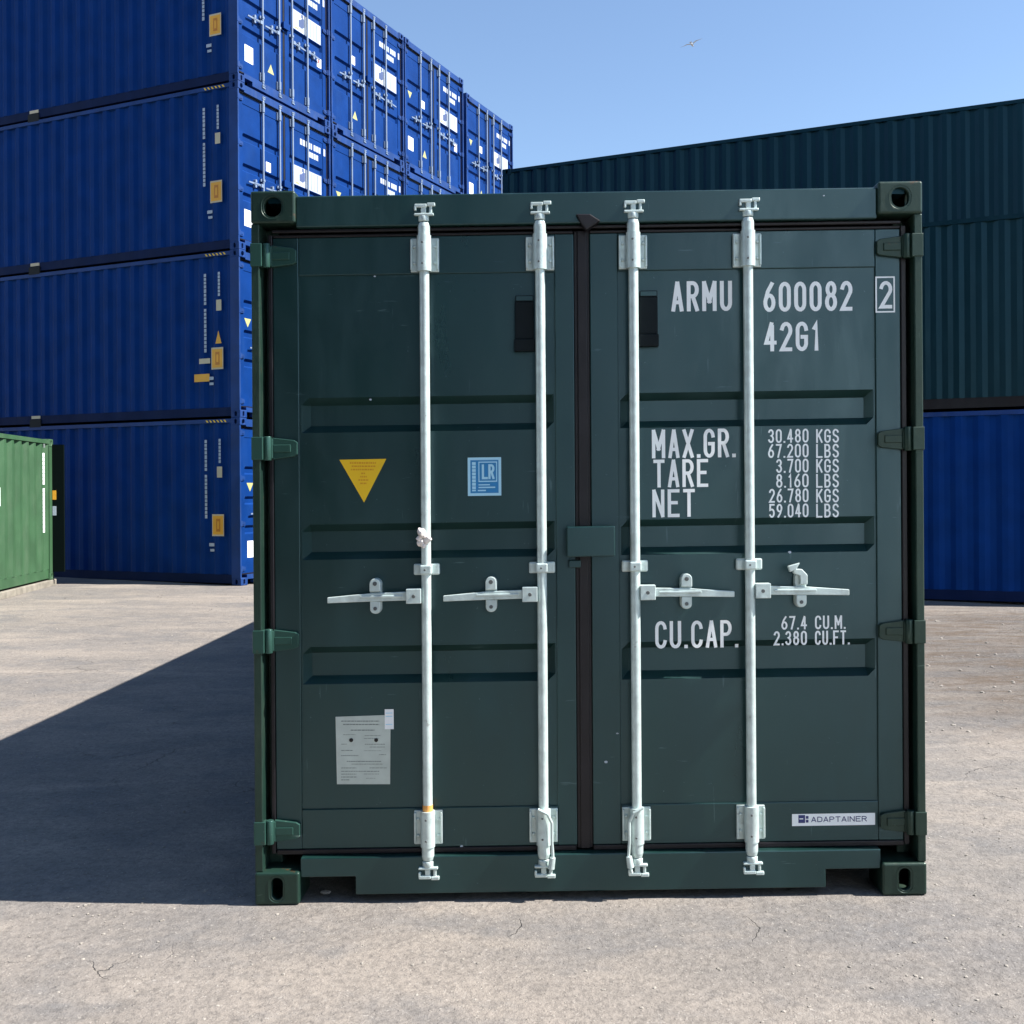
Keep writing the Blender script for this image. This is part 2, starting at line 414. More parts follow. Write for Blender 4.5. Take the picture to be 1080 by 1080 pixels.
def guide_bracket(mb, x, z, y, m='galv', w_=.104, h_=.124):
    """pressed cover plate that holds the rod against the door"""
    mb.box(x - w_ / 2, x + w_ / 2, y + .018, DF - .0005, z - h_ / 2, z + h_ / 2, m)
    for s in (-1, 1):
        mb.box(x + s * (w_ / 2 - .004) - .004, x + s * (w_ / 2 - .004) + .004, y + .008, y + .018, z - h_ / 2 + .006, z + h_ / 2 - .006, m)
def bar_cyls(mb, x, y, z0, z1, zb, zt, zm, m='galv'):
    mb.cyl((x, y, z0), (x, y, z1), .0178, .0178, m, 24)
    for z in (zb, zt): mb.cyl((x, y - .001, z - .064), (x, y - .001, z + .066), .0262, .0262, m, 24)
    for z, d in ((zb, -1), (zt, 1)):
        mb.cyl((x, y, z + d * .064), (x, y, z + d * .098), .0225, .0225, m, 24)
        mb.cyl((x, y, z + d * .098), (x, y, z + d * .112), .0225, .019, m, 24)

def locking_bar(x, side, m, parent, T=None, detail=True, zb=.262, zt=2.357, zmid=1.207, zh=1.112, catch_up=False, ends=(.085, 2.535), loose=False):
    """side = direction of the handle"""
    y = .022; root = MB()
    bar_cyls(root, x, y, .15, 2.47, zb, zt, zmid, m)
    bar = root.build('locking_bar', parent, T)
    for z in (zb, zt):
        hw = MB(); guide_bracket(hw, x, z, y, m)
        if detail:
            for dx, dz in ((-.038, -.03), (-.038, .03), (.038, -.03), (.038, .03)):
                hw.cyl((x + dx, y + .0175, z + dz), (x + dx, y + .012, z + dz), .0075, .006, m, 10)
        gb = hw.build('guide_bracket', bar, T, bevel=.003 if detail else 0)
        if detail:
            for dz in (-.038, .038):
                b = MB(); b.cyl((x - .004, y - .0268, z + dz), (x - .004, y - .029, z + dz), .0042, .003, 'galv_dark', 8); b.build('screw', bar, T)
    hw = MB()
    hw.box(x - .048, x + .048, y + .012, DF - .0005, zmid - .021, zmid + .021, m)
    hw.box(x - .022, x + .022, y - .022, y + .012, zmid - .018, zmid + .018, m)
    hw.build('guide_bracket', bar, T, bevel=.006 if detail else 0)
    if detail:
        b = MB(); b.cyl((x - .003, y - .0222, zmid), (x - .003, y - .024, zmid), .004, .003, 'galv_dark', 8); b.build('screw', bar, T)
    # cams and keepers
    for z, d in ((ends[0], -1), (ends[1], 1)):
        c = MB()
        base = z - d * .052
        c.cyl((x, y, base - d * .01), (x, y, base + d * .012), .021, .021, m, 18)
        c.box(x - .034, x + .037, y - .020, y + .014, min(base + d * .010, base + d * .019), max(base + d * .010, base + d * .019), m)
        c.box(x - .010, x + .009, y - .016, y + .012, min(base + d * .019, base + d * .052), max(base + d * .019, base + d * .052), m)
        c.box(x - .033, x + .012, y - .019, y + .004, min(base + d * .040, base + d * .053), max(base + d * .040, base + d * .053), m)
        c.box(x - .034, x - .025, y - .019, y + .006, min(base + d * .028, base + d * .047), max(base + d * .028, base + d * .047), m)
        c.box(x + .020, x + .031, y - .014, y + .014, min(base + d * .019, base + d * .052), max(base + d * .019, base + d * .052), m)
        c.box(x + .012, x + .042, y - .018, y + .006, min(base + d * .044, base + d * .057), max(base + d * .044, base + d * .057), m)
        c.build('cam_keeper', bar, T, bevel=.003 if detail else 0)
    # handle
    h = MB()
    a, b_ = sorted((x + side * .017, x + side * .072))
    h.box(a, b_, y - .021, y + .015, zh - .027, zh + .027, m)
    L1 = .36
    pts = [(x + side * .070, zh + .016), (x + side * .070, zh - .016), (x + side * .20, zh - .018), (x + side * L1, zh - .018 - .004), (x + side * L1, zh - .001), (x + side * .20, zh + .012)]
    if side < 0: pts.reverse()
    h.prism(pts, y - .008, y + .006, m)
    a, b_ = sorted((x + side * .085, x + side * .24))
    h.box(a, b_, y - .0125, y - .0078, zh - .005, zh + .004, m)
    h.build('handle', bar, T, bevel=.0035 if detail else 0)
    if detail:
        pn = MB(); pn.cyl((x + side * .044, y - .021, zh), (x + side * .044, y - .0245, zh), .007, .0055, 'galv_dark', 10)
        pn.build('hinge_pin', bar, T)
    # catch on the door
    cx = x + side * .186
    c = MB()
    out = [(cx + .021 * math.cos(R(t)), zh + .044 + .021 * math.sin(R(t))) for t in range(0, 181, 20)] + \
          [(cx + .021 * math.cos(R(t)), zh - .044 + .021 * math.sin(R(t))) for t in range(180, 361, 20)]
    c.prism(out, y + .008, DP - .001, m)
    if not catch_up:
        o2 = [(cx + .020 * math.cos(R(t)), zh + .046 + .020 * math.sin(R(t))) for t in range(0, 181, 20)] + [(cx - .020, zh + .018), (cx + .020, zh + .018)]
        c.prism(o2, y - .010, y + .008, m)
    else:
        o2 = [(cx - .004, zh + .020), (cx + .022, zh + .020), (cx + .022, zh + .055), (cx + .002, zh + .076), (cx - .03, zh + .078), (cx - .03, zh + .060), (cx - .006, zh + .052)]
        c.prism(o2, y - .010, y + .008, m)
        o3 = [(cx - .052, zh + .088), (cx - .045, zh + .066), (cx - .022, zh + .075), (cx - .008, zh + .100)]
        c.prism(o3, y - .022, y - .004, m)
    o4 = [(cx - .019, zh - .018), (cx - .019, zh - .045)] + [(cx + .019 * math.cos(R(t)), zh - .046 + .017 * math.sin(R(t))) for t in range(180, 361, 20)] + [(cx + .019, zh - .018)]
    c.prism(o4, y - .006, y + .008, m)
    c.build('handle_catch', bar, T, bevel=.003 if detail else 0)
    if detail:
        if not catch_up: bb = MB(); bb.cyl((cx, y - .010, zh + .047), (cx, y - .0135, zh + .047), .008, .007, 'galv_dark', 12); bb.build('bolt', bar, T)
        bb = MB(); bb.cyl((cx, y - .006, zh - .044), (cx, y - .009, zh - .044), .007, .006, 'galv_dark', 12); bb.build('bolt', bar, T)
    return bar

def hinge(sx, z, m, parent, T=None, detail=True):
    mb = MB()
    X = lambda v: sx * v
    def bx(xa, xb, ya, yb, za, zb):
        a, b = sorted((X(xa), X(xb))); mb.box(a, b, ya, yb, za, zb, m)
    bx(1.222, 1.180, .004, .04, z - .042, z + .042)
    bx(1.180, 1.150, .026, .046, z - .036, z + .036)
    mb.cyl((X(1.168), .024, z - .044), (X(1.168), .024, z + .044), .014, .014, m, 14)
    pts = [(X(1.155), z - .040), (X(1.155), z + .040), (X(1.075), z + .030), (X(1.062), z + .022), (X(1.062), z - .022), (X(1.075), z - .030)]
    if sx < 0: pts.reverse()
    pts.reverse()
    if sx < 0: pts.reverse()
    # orientation: counter-clockwise seen from the front
    ar = sum(pts[i][0] * pts[(i + 1) % 6][1] - pts[(i + 1) % 6][0] * pts[i][1] for i in range(6))
    if ar < 0: pts.reverse()
    mb.prism(pts, .034, DF - .0006, m)
    bx(1.150, 1.085, .029, .034, z - .014, z + .014)
    o = mb.build('hinge', parent, T, bevel=.003 if detail else 0)
    return o

def container(name, mats, L=12.192, H=2.591, T=None, detail=True, catch_up=False, hardware=True, mr=None, bar_m='galv'):
    """origin: bottom centre of the door end, doors face -y. mats: side, door, frame"""
    ms, md, mf = mats; mr = mr or mf
    root = empty(name)
    hz = H / HH
    # frame
    f = MB()
    for s in (-1, 1):
        a, b = sorted((s * W / 2, s * (W / 2 - .030)))
        f.box(a, b, .008, .11, .118, H - .118, mf)
        a, b = sorted((s * (W / 2 - .001), s * (W / 2 - .075)))
        f.box(a, b, .11, .178, .118, H - .118, mf)
        f.build('corner_post', root, T, bevel=.004 if detail else 0); f = MB()
        a, b = sorted((s * W / 2, s * (W / 2 - .08)))
        f.box(a, b, L - .12, L, .118, H - .118, mf)
        f.build('corner_post', root, T); f = MB()
    f.box(-W / 2 + .162, W / 2 - .162, .014, .12, H - .132, H - .018, mf if not detail else md)
    f.build('header', root, T, bevel=.005 if detail else 0); f = MB()
    x0, x1 = -W / 2 + .163, W / 2 - .163
    out = [(x0 + .2, .028), (x1 - .2, .028), (x1 - .2, .094), (x1, .094), (x1, .1645), (x0, .1645), (x0, .094), (x0 + .2, .094)]
    f.prism(out, .016, .12, mf if not detail else md)
    f.build('sill', root, T, bevel=.004 if detail else 0); f = MB()
    f.box(-W / 2 + .08, W / 2 - .08, L - .12, L - .002, .02, .14, mf); f.build('end_sill', root, T); f = MB(); f.box(-W / 2 + .08, W / 2 - .08, L - .12, L - .002, H - .12, H - .02, mf)
    f.build('end_header', root, T); f = MB()
    for s in (-1, 1):
        a, b = sorted((s * (W / 2 - .022), s * (W / 2 - .07)))
        f = MB(); f.box(a, b, .178, L - .178, .03, .165, mr)
        a, b = sorted((s * (W / 2 - .014), s * (W / 2 - .055)))
        f.build('bottom_rail', root, T)
        a, b = sorted((s * (W / 2 - .004), s * (W / 2 - .064)))
        f = MB(); f.box(a, b, .178, L - .178, H - .075, H - .015, mf); f.build('top_rail', root, T)
        g = MB(); corrugated(g, s, .179, L - .12, .166, H - .076, ms); g.build('side_wall', root, T)
    g = MB(); corr_end(g, L - .03, .14, H - .12, ms); g.build('end_wall', root, T)
    g = MB(); corr_roof(g, L, H - .022, ms); g.build('roof', root, T)
    g = MB(); g.box(-W / 2 + .075, W / 2 - .075, .13, L - .13, .145, .165, 'floor')
    yy = .3
    while yy < L - .3: g.box(-W / 2 + .075, W / 2 - .075, yy, yy + .04, .035, .145, 'floor'); yy += .55
    g.build('floor', root, T)
    # black jamb behind doors and rubber gaskets
    g = MB()
    g.box(-W / 2 + .031, W / 2 - .031, .112, .125, .16, H - .134, 'black')
    g.build('inner_jamb', root, T)
    for s in (-1, 1):
        for fr in (True, False):
            for zz, tp in ((0, False), (H - .118, True)):
                fitting('corner_fitting', 0, s, zz, fr, mf, root, T, L=L, top=tp, oval=(zz == 0))
    # doors
    TS = T
    zs = lambda z: z * hz
    B = [(zs(a), zs(b)) for a, b in BANDS]
    D = []
    for x_0, x_1, p0, p1 in ((-1.152, -.047, -1.058, -.117), (.012, 1.152, .115, 1.060)):
        D.append(door_leaf(x_0, x_1, p0, p1, md, root, TS, B, .185, H - .161, .33, H - .30, bevel=.003 if detail else 0))
    # gaskets
    def gasket(parts, parent):
        for p in parts:
            g = MB(); g.box(*p, 'rubber'); g.build('gasket', parent, T, bevel=.003 if detail else 0)
    gasket([(-1.168, -1.1525, .046, .075, .170, H - .150), (-1.15, -.05, .050, .07, H - .1605, H - .150), (-1.15, -.05, .048, .07, .166, .1845)], D[0][0])
    gasket([(1.1525, 1.172, .046, .075, .170, H - .150), (.012, 1.152, .050, .07, H - .1605, H - .150), (.012, 1.152, .048, .07, .166, .1845)], D[1][0])
    gasket([(-.0465, .0115, .058, .10, .172, H - .150), (-.034, .001, .050, .0575, .172, H - .15)], D[1][0])
    gasket([(-1.15, 1.15, .034, .046, H - .146, H - .1345)], root)
    # hinges
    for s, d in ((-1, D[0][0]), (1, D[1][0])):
        for z in (.258, .954, 1.657, H - .231): hinge(s, z, 'hinge' if (detail and s < 0) else mf, d, T, detail)  # left hinges take the lighter colour as painted sunlight
    if hardware:
        gm = bar_m
        for i, (x, sd_) in enumerate(((-.592, -1), (-.170, -1), (.170, 1), (.588, 1))):
            locking_bar(x, sd_, gm, root, T, detail, zt=H - .234, ends=(.085, H - .056), catch_up=(catch_up and i == 3))
        lb = MB(); lb.box(-.080, .096, -.002, .012, 1.246, 1.356, md); lb.box(-.074, .074, .0125, DF - .001, 1.252, 1.350, md)
        lb.build('lock_box', root, T, bevel=.004)
        lb = MB(); lb.box(-.072, -.028, .030, DF - .001, 1.205, 1.232, md); lb.build('lug', root, T, bevel=.003 if detail else 0)
    return root, D
def flat(mb, x0, x1, z0, z1, y, m, th=.0006): return mb.box(x0, x1, y - th, y, z0, z1, m)

# ------------------------------------------------------------------ ground
def smooth(a, b, x):
    t = min(1, max(0, (x - a) / (b - a))); return t * t * (3 - 2 * t)
SHEAR = .009
CX = (620.5 - PX0) / FPX * DIST
def ground_z(x, y):
    k = smooth(6, 14, y)
    near = SHEAR * max(-6, min(6, x - CX)) * smooth(-30, 0, y)
    far = -.0105 * max(-9, min(8, x)) * (1 - smooth(40, 80, y))
    return near * (1 - k) + far * k
def axis(lo, hi, step, far, n=14):
    a = []; x = lo
    while x <= hi: a.append(x); x += step
    g = [(far) ** ((i + 1) / n) for i in range(n)]
    return [lo - q for q in reversed(g)] + a + [a[-1] + q for q in g]
def build_ground():
    xs = axis(-9, 9, .12, 900); ys = axis(1.2, 20, .12, 900)
    vs = []
    for y in ys:
        for x in xs:
            z = ground_z(x, y)
            if 0 < y < 30 and abs(x) < 14:
                p = Vector((x, y, 0)); a = smooth(.0, 1.5, abs(y - 3.9)) if abs(x - CX) < 1.6 and y < 17 else 1
                z += (noise.noise(p * .55) * .010 + noise.noise(p * 2.1) * .004) * (.25 + .75 * a)
            vs.append((x, y, z))
    n = len(xs)
    fs = [(j * n + i, j * n + i + 1, (j + 1) * n + i + 1, (j + 1) * n + i) for j in range(len(ys) - 1) for i in range(n - 1)]
    me = bpy.data.meshes.new('ground'); me.from_pydata(vs, [], fs)
    for p in me.polygons: p.use_smooth = True
    o = bpy.data.objects.new('ground', me); COL.objects.link(o)
    m = bpy.data.materials.new('yard_surface'); m.use_nodes = True; me.materials.append(m)
    N = m.node_tree.nodes; Lk = m.node_tree.links; b = N['Principled BSDF']; b.inputs['Roughness'].default_value = .9
    b.inputs['Specular IOR Level'].default_value = .25
    tc = N.new('ShaderNodeTexCoord')
    def nz(scale, det=6, rough=.6, sx=(1, 1, 1), loc=(0, 0, 0), dist=0):
        mp = N.new('ShaderNodeMapping'); mp.inputs['Scale'].default_value = sx; mp.inputs['Location'].default_value = loc
        Lk.new(tc.outputs['Object'], mp.inputs['Vector'])
        t = N.new('ShaderNodeTexNoise'); t.inputs['Scale'].default_value = scale; t.inputs['Detail'].default_value = det
        t.inputs['Roughness'].default_value = rough; t.inputs['Distortion'].default_value = dist
        Lk.new(mp.outputs[0], t.inputs['Vector']); return t.outputs['Fac']
    def rng(v, a, b_, lo=0, hi=1):
        r = N.new('ShaderNodeMapRange'); r.inputs['From Min'].default_value = a; r.inputs['From Max'].default_value = b_
        r.inputs['To Min'].default_value = lo; r.inputs['To Max'].default_value = hi; Lk.new(v, r.inputs['Value']); return r.outputs[0]
    def mix(f, a, b_, mode='MIX'):
        x = N.new('ShaderNodeMix'); x.data_type = 'RGBA'; x.blend_type = mode
        if isinstance(f, (int, float)): x.inputs['Factor'].default_value = f
        else: Lk.new(f, x.inputs['Factor'])
        for s, i in ((a, 6), (b_, 7)):
            if isinstance(s, tuple): x.inputs[i].default_value = (*s, 1)
            else: Lk.new(s, x.inputs[i])
        return x.outputs[2]
    def math_(op, a, b_=0.):
        x = N.new('ShaderNodeMath'); x.operation = op
        for s, i in ((a, 0), (b_, 1)):
            if isinstance(s, (int, float)): x.inputs[i].default_value = s
            else: Lk.new(s, x.inputs[i])
        return x.outputs[0]
    c = mix(rng(nz(.55, 5, .6, (1, 1.6, 1), (3, 1, 0), .6), .38, .62), (.188, .170, .154), (.250, .219, .190))
    c = mix(rng(nz(1.7, 6, .65, (1, 1.4, 1), (9, 4, 0)), .48, .64, 0, .85), c, (.158, .150, .145))
    c = mix(rng(nz(.8, 4, .6, (.6, 1.8, 1), (1, 7, 0), .8), .54, .70, 0, .75), c, (.315, .274, .232))
    # brown dirt and tyre ruts in the back right
    sp = N.new('ShaderNodeSeparateXYZ'); Lk.new(tc.outputs['Object'], sp.inputs[0])
    back = math_('MULTIPLY', rng(sp.outputs['X'], 1.8, 3.4), rng(sp.outputs['Y'], 5.6, 7.2))
    back = math_('MULTIPLY', back, rng(sp.outputs['Y'], 14.5, 12.5))
    rut = rng(nz(2.0, 10, .78, (.6, 1.7, 1), (0, 2, 0), .8), .44, .58, 0, .95)
    c = mix(math_('MULTIPLY', back, rut), c, (.158, .116, .084))
    # faint stains and traffic film
    c = mix(rng(nz(.42, 4, .55, (1, 2.2, 1), (7, 3, 0), 1.2), .50, .62, 0, .55), c, (.150, .143, .140))
    c = mix(rng(nz(2.6, 3, .5, (1, 1, 1), (1, 9, 0), .4), .68, .74, 0, .35), c, (.085, .078, .072))
    c = mix(rng(nz(5.5, 6, .7, (1, 1.3, 1), (4, 2, 0)), .46, .66, 0, .35), c, (.31, .27, .232))
    # fine aggregate
    c = mix(rng(nz(14, 5, .8), .52, .70, 0, .30), c, (.140, .124, .110))
    c = mix(rng(nz(38, 4, .8), .45, .70, 0, .6), c, (.075, .068, .064))
    c = mix(rng(nz(55, 3, .8, loc=(5, 5, 0)), .60, .72, 0, .6), c, (.40, .37, .335))
    # stones of the aggregate
    vo = N.new('ShaderNodeTexVoronoi'); vo.inputs['Scale'].default_value = 46
    Lk.new(tc.outputs['Object'], vo.inputs['Vector'])
    st = rng(vo.outputs['Distance'], .10, .20, .45, 0)
    c = mix(math_('MULTIPLY', st, rng(nz(6, 3), .5, .6)), c, (.36, .335, .30))
    # cracks
    def cracks(scale, width, loc, mask):
        mp = N.new('ShaderNodeMapping'); mp.inputs['Location'].default_value = loc
        Lk.new(tc.outputs['Object'], mp.inputs['Vector'])
        dn = N.new('ShaderNodeTexNoise'); dn.inputs['Scale'].default_value = 2.6; dn.inputs['Detail'].default_value = 7
        Lk.new(mp.outputs[0], dn.inputs['Vector'])
        va = N.new('ShaderNodeVectorMath'); va.operation = 'MULTIPLY_ADD'; Lk.new(dn.outputs['Color'], va.inputs[0])
        va.inputs[1].default_value = (.55, .55, 0); Lk.new(mp.outputs[0], va.inputs[2])
        v = N.new('ShaderNodeTexVoronoi'); v.feature = 'DISTANCE_TO_EDGE'; v.inputs['Scale'].default_value = scale
        Lk.new(va.outputs[0], v.inputs['Vector'])
        return math_('MULTIPLY', rng(v.outputs['Distance'], width, 0), mask)
    ck = cracks(.9, .0035, (12.3, 7.7, 0), rng(nz(1.1, 3, .5, loc=(2, 13, 0)), .53, .63))
    c = mix(math_('MULTIPLY', ck, .6), c, (.04, .036, .033))
    Lk.new(c, b.inputs['Base Color'])
    h = math_('ADD', math_('MULTIPLY', nz(45, 4, .75), .006), math_('MULTIPLY', nz(9, 5, .65), .012))
    h = math_('ADD', h, math_('MULTIPLY', st, .003))
    h = math_('ADD', h, math_('MULTIPLY', math_('MULTIPLY', back, nz(6, 9, .8, (.9, 1.4, 1))), .06))
    h = math_('SUBTRACT', h, math_('MULTIPLY', ck, .006))
    bp = N.new('ShaderNodeBump'); bp.inputs['Strength'].default_value = 1; bp.inputs['Distance'].default_value = 1
    Lk.new(h, bp.inputs['Height']); Lk.new(bp.outputs[0], b.inputs['Normal'])
    tag(o, 'pale compacted yard surface with cracks and loose grit', None, None, 'structure')
build_ground()

# ------------------------------------------------------------------ the dark green container in the foreground
def TH(v): return Vector((v.x, v.y, v.z + SHEAR * v.x + (.004 if v.z < .001 else 0) * 0))
def dp(px, py, dep=DP):
    """photo measurement -> container coordinates (x, z) on the door plane"""
    s = (DIST + dep) / FPX
    dx = px - PX0; dy = py - PY0
    x_ = dx - ROLL * dy; y_ = dy + ROLL * dx
    u = x_ * s - CX; v = CAMH - y_ * s
    return u, v - SHEAR * u
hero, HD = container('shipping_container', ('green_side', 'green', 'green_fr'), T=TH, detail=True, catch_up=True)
hero.location = (CX, DIST, .002)
tag(hero, 'dark green shipping container in the foreground with white numbers on its closed doors', 'shipping container')
yl = DP - .0006
def htext(s, x0, x1, y0, y1, parent=None, dep=DP, wf=.13, **k):
    a = dp(x0, (y0 + y1) / 2, dep); b = dp(x1, (y0 + y1) / 2, dep); t = dp((x0 + x1) / 2, y0, dep)[1]; bo = dp((x0 + x1) / 2, y1, dep)[1]
    mb = MB(); text(mb, s, a[0], b[0], bo, t, dep - .0008, wfrac=wf, **k)
    return mb.build('lettering', parent or HD[1][0], TH)
htext('ARMU', 708, 772, 297, 329)
htext('600082', 805, 899, 297.5, 329)
htext('42G1', 806, 865, 340, 371)
o = htext('2', 927.5, 941, 297, 326, dep=DF)
mb = MB()
a, b = dp(924, 311, DF), dp(943, 311, DF); t = dp(933, 293, DF)[1]; bo = dp(933, 329.5, DF)[1]
ribbon(mb, [(a[0], bo), (b[0], bo), (b[0], t), (a[0], t), 'c'], .0055, DF - .0012, 'white'); mb.build('check_digit_frame', HD[1][0], TH)
htext('MAX.GR.', 687.5, 776, 453, 483.5, wf=.12)
htext('TARE', 689, 747, 485, 514.5, wf=.12)
htext('NET', 688, 733, 516.5, 546, wf=.12)
for s, x0, y0 in (('30,480', 810, 453), ('67,200', 810, 468.7), ('3,700', 818.5, 484.5), ('8,160', 818.5, 500.2), ('26,780', 811, 515.9), ('59,040', 811, 531.8)):
    htext(s, x0, 852.7, y0, y0 + 14.6, wf=.125)
for i in range(6): htext('KGS' if i % 2 == 0 else 'LBS', 860.7, 884.7, 453 + 15.75 * i, 467.6 + 15.75 * i, wf=.125)
htext('CU.CAP.', 691, 779, 655, 684, wf=.12)
htext('67.4', 824, 851, 650.2, 664.5, wf=.13); htext('CU.M.', 859.5, 892, 649.6, 664, wf=.13)
htext('2.380', 816, 851, 666, 681, wf=.13); htext('CU.FT.', 859.5, 896, 665.5, 680.5, wf=.13)
# yellow warning triangle
mb = MB()
A, B_, C_ = dp(358, 485.5), dp(407.5, 484.5), dp(384, 530.5)
mb.prism([A, C_, B_], yl - .0004, yl, 'yellow')
tri = mb.build('warning_sticker', HD[0][0], TH)
mb = MB(); yy = yl - .0006
for y0, x0, x1 in ((488, 369, 397), (491.5, 371, 396), (495, 370, 394), (499, 381, 385), (502.5, 380, 387), (506, 378, 389), (509.5, 380, 387)):
    x = x0
    while x < x1:
        w_ = random.uniform(1.2, 3.2); a = dp(x, y0 + 1.7); b = dp(min(x1, x + w_), y0); mb.box(a[0], b[0], yy - .0002, yy, a[1], b[1], 'amber'); x += w_ + .6
mb.build('print', tri, TH)
# blue classification sticker
mb = MB(); a = dp(493.5, 523.7); b = dp(528.5, 482.7)
flat(mb, a[0], b[0], a[1], b[1], yl, 'slight'); st = mb.build('classification_sticker', HD[0][0], TH)
mb = MB(); W1 = b[0] - a[0]; H1 = b[1] - a[1]
def fb(u0, u1, v0, v1, k, m): flat(mb, a[0] + W1 * u0, a[0] + W1 * u1, a[1] + H1 * v0, a[1] + H1 * v1, yl - .0006 - .0003 * k, m, .0003)
fb(.08, .92, .07, .93, 0, 'sblue'); fb(.13, .24, .12, .88, 1, 'slight'); fb(.32, .88, .36, .89, 1, 'slight'); fb(.35, .85, .39, .86, 2, 'sblue')
fb(.32, .66, .27, .30, 1, 'slight'); fb(.32, .82, .20, .235, 1, 'slight'); fb(.30, .54, .12, .155, 1, 'slight')
for i in range(8): fb(.13, .24, .16 + i * .09, .175 + i * .09, 2, 'sblue')
text(mb, 'LR', a[0] + W1 * .42, a[0] + W1 * .80, a[1] + H1 * .43, a[1] + H1 * .82, yl - .0017, 'slight', .15, wch=.6, gap=.04)
mb.build('print', st, TH)
# data plate
mb = MB(); P0, P1, P2, P3 = dp(355.5, 827.5), dp(411.5, 827.5), dp(412, 754.5), dp(354, 756.5)
mb.prism([P0, P1, P2, P3], yl - .0015, yl, 'paper'); pl = mb.build('data_plate', HD[0][0], TH)
mb = MB(); yp = yl - .0017
rows = [(760.5, 360, 400, 1.0), (764, 362, 400, 1.0), (770, 370, 395, 1.0), (775, 362, 375, .5), (776, 385, 402, .5), (779, 384, 400, .5), (785, 360, 366, .6), (785, 385, 406, .7), (788, 390, 406, .6), (791.5, 360, 372, .7), (792, 384, 402, .4), (797, 360, 378, .7), (796, 400, 407, .6), (803, 366, 402, .8), (806, 371, 404, .6), (810, 360, 376, .7), (810, 390, 408, .6), (813.5, 360, 400, .7), (816.5, 360, 376, .7), (816.5, 384, 400, .5), (819.5, 360, 376, .8), (822.5, 360, 369, .8), (821, 386, 396, .4)]
for y0, x0, x1, h_ in rows:
    x = x0
    while x < x1:
        w_ = random.uniform(1, 4); a = dp(x, y0 + h_); b = dp(min(x1, x + w_), y0); mb.box(a[0], b[0], yp - .0002, yp, a[1], b[1], 'ink'); x += w_ + .5
mb.build('print', pl, TH)
mb = MB()
for px in (370.5, 396.8):
    mb = MB(); a = dp(px, 781); mb.cyl((a[0], yp, a[1]), (a[0], yp - .004, a[1]), .0075, .005, 'blackink', 12); mb.build('rivet', pl, TH)
mb = MB(); a = dp(406, 769.5); b = dp(415.3, 748.3); flat(mb, a[0], b[0], a[1], b[1], yl - .0018, 'white', .0008)
for y0 in (752, 755.5, 764): 
    c0 = dp(407, y0 + .9); c1 = dp(414, y0); mb.box(c0[0], c1[0], yl - .0029, yl - .0026, c0[1], c1[1], 'slight')
mb.build('inspection_tag', HD[0][0], TH)
# name strip
mb = MB(); a = dp(834.8, 871); b = dp(922.8, 857.8, DF); flat(mb, a[0], b[0], a[1], b[1], DF - .0002, 'white', .001); ns = mb.build('name_sticker', HD[1][0], TH)
mb = MB(); yn = DF - .0015
def nb(x0, x1, y0, y1, m, k=0):
    c0 = dp(x0, y1, DF); c1 = dp(x1, y0, DF); mb.box(c0[0], c1[0], yn - .0002 * (k + 1), yn - .0002 * k, c0[1], c1[1], m)
nb(842, 849, 860, 868.5, 'navy'); nb(843, 847, 863.5, 864.6, 'white', 1); nb(849.8, 852.6, 861, 864, 'navy'); nb(849.8, 852.6, 865, 868, 'navy')
a = dp(855.5, 867.6, DF); b = dp(914, 861, DF)
text(mb, 'ADAPTAINER', a[0], b[0], a[1], b[1], yn - .0003, 'navy', .15, wch=.75, gap=.15)
mb.build('print', ns, TH)
# document holders behind the inner rods
for (x0, x1, y0, y1), d in (((543.5, 563, 313, 372), 0), ((674, 693, 308, 367), 1)):
    mb = MB(); a = dp(x0, y1); b = dp(x1, y0)
    mb.box(a[0], b[0], DP - .020, DP - .0007, a[1] + .045, b[1] - .022, 'holder'); mb.box(a[0] - .003, b[0] + .003, DP - .027, DP - .0007, a[1], a[1] + .045, 'holder')
    mb.box(a[0] + .002, b[0] - .001, DP - .022, DP - .0007, b[1] - .022, b[1], 'green'); mb.build('document_holder', HD[d][0], TH, bevel=.003)
# rubber flap above the centre gasket
mb = MB(); q = [dp(607, 229, .04), dp(613, 240, .04), dp(618, 246, .04), dp(627, 240, .04), dp(633, 236, .04), dp(622, 229, .04)]
mb.prism(q, .0, .045, 'rubber'); mb.build('rubber_flap', hero, TH, bevel=.004)
# plastic bolt seal, tape on the outer left bar, plastic strap on the lower cams
bars = [c for c in hero.children if c.name.startswith('locking_bar')]
mb = MB(); c0 = dp(447, 568, -.01)
for k in range(7):
    p = Vector((c0[0] + random.uniform(-.016, .012), .0 + random.uniform(-.012, .012), c0[1] + (k - 3) * .0085))
    d = Vector((random.uniform(-1, 1), random.uniform(-.6, .6), random.uniform(-.5, .5))).normalized() * .013
    mb.cyl(p - d, p + d, .013, .010, 'seal', 10)
mb.build('bolt_seal', bars[0], TH, bevel=.003)
mb = MB(); c0 = dp(452, 855, .0); mb.cyl((-.592, .022, c0[1] - .014), (-.592, .022, c0[1] + .014), .0187, .0187, 'tape', 20, False); mb.build('tape', bars[0], TH)
for i, x in ((1, -.170), (2, .170)):
    mb = MB(); s = 1 if i == 1 else -1
    pp = [(x - s * .02, -.008, .335), (x + s * .015, -.012, .318), (x + s * .030, -.008, .285), (x + s * .030, -.006, .21), (x + s * .034, -.004, .15), (x + s * .022, -.006, .10)]
    for a, b in zip(pp, pp[1:]): mb.cyl(a, b, .0055, .0055, 'galv', 8)
    mb.cyl((x + s * .032, -.006, .16), (x + s * .026, -.006, .12), .011, .013, 'galv', 10)
    mb.build('wire_seal', bars[i], TH)
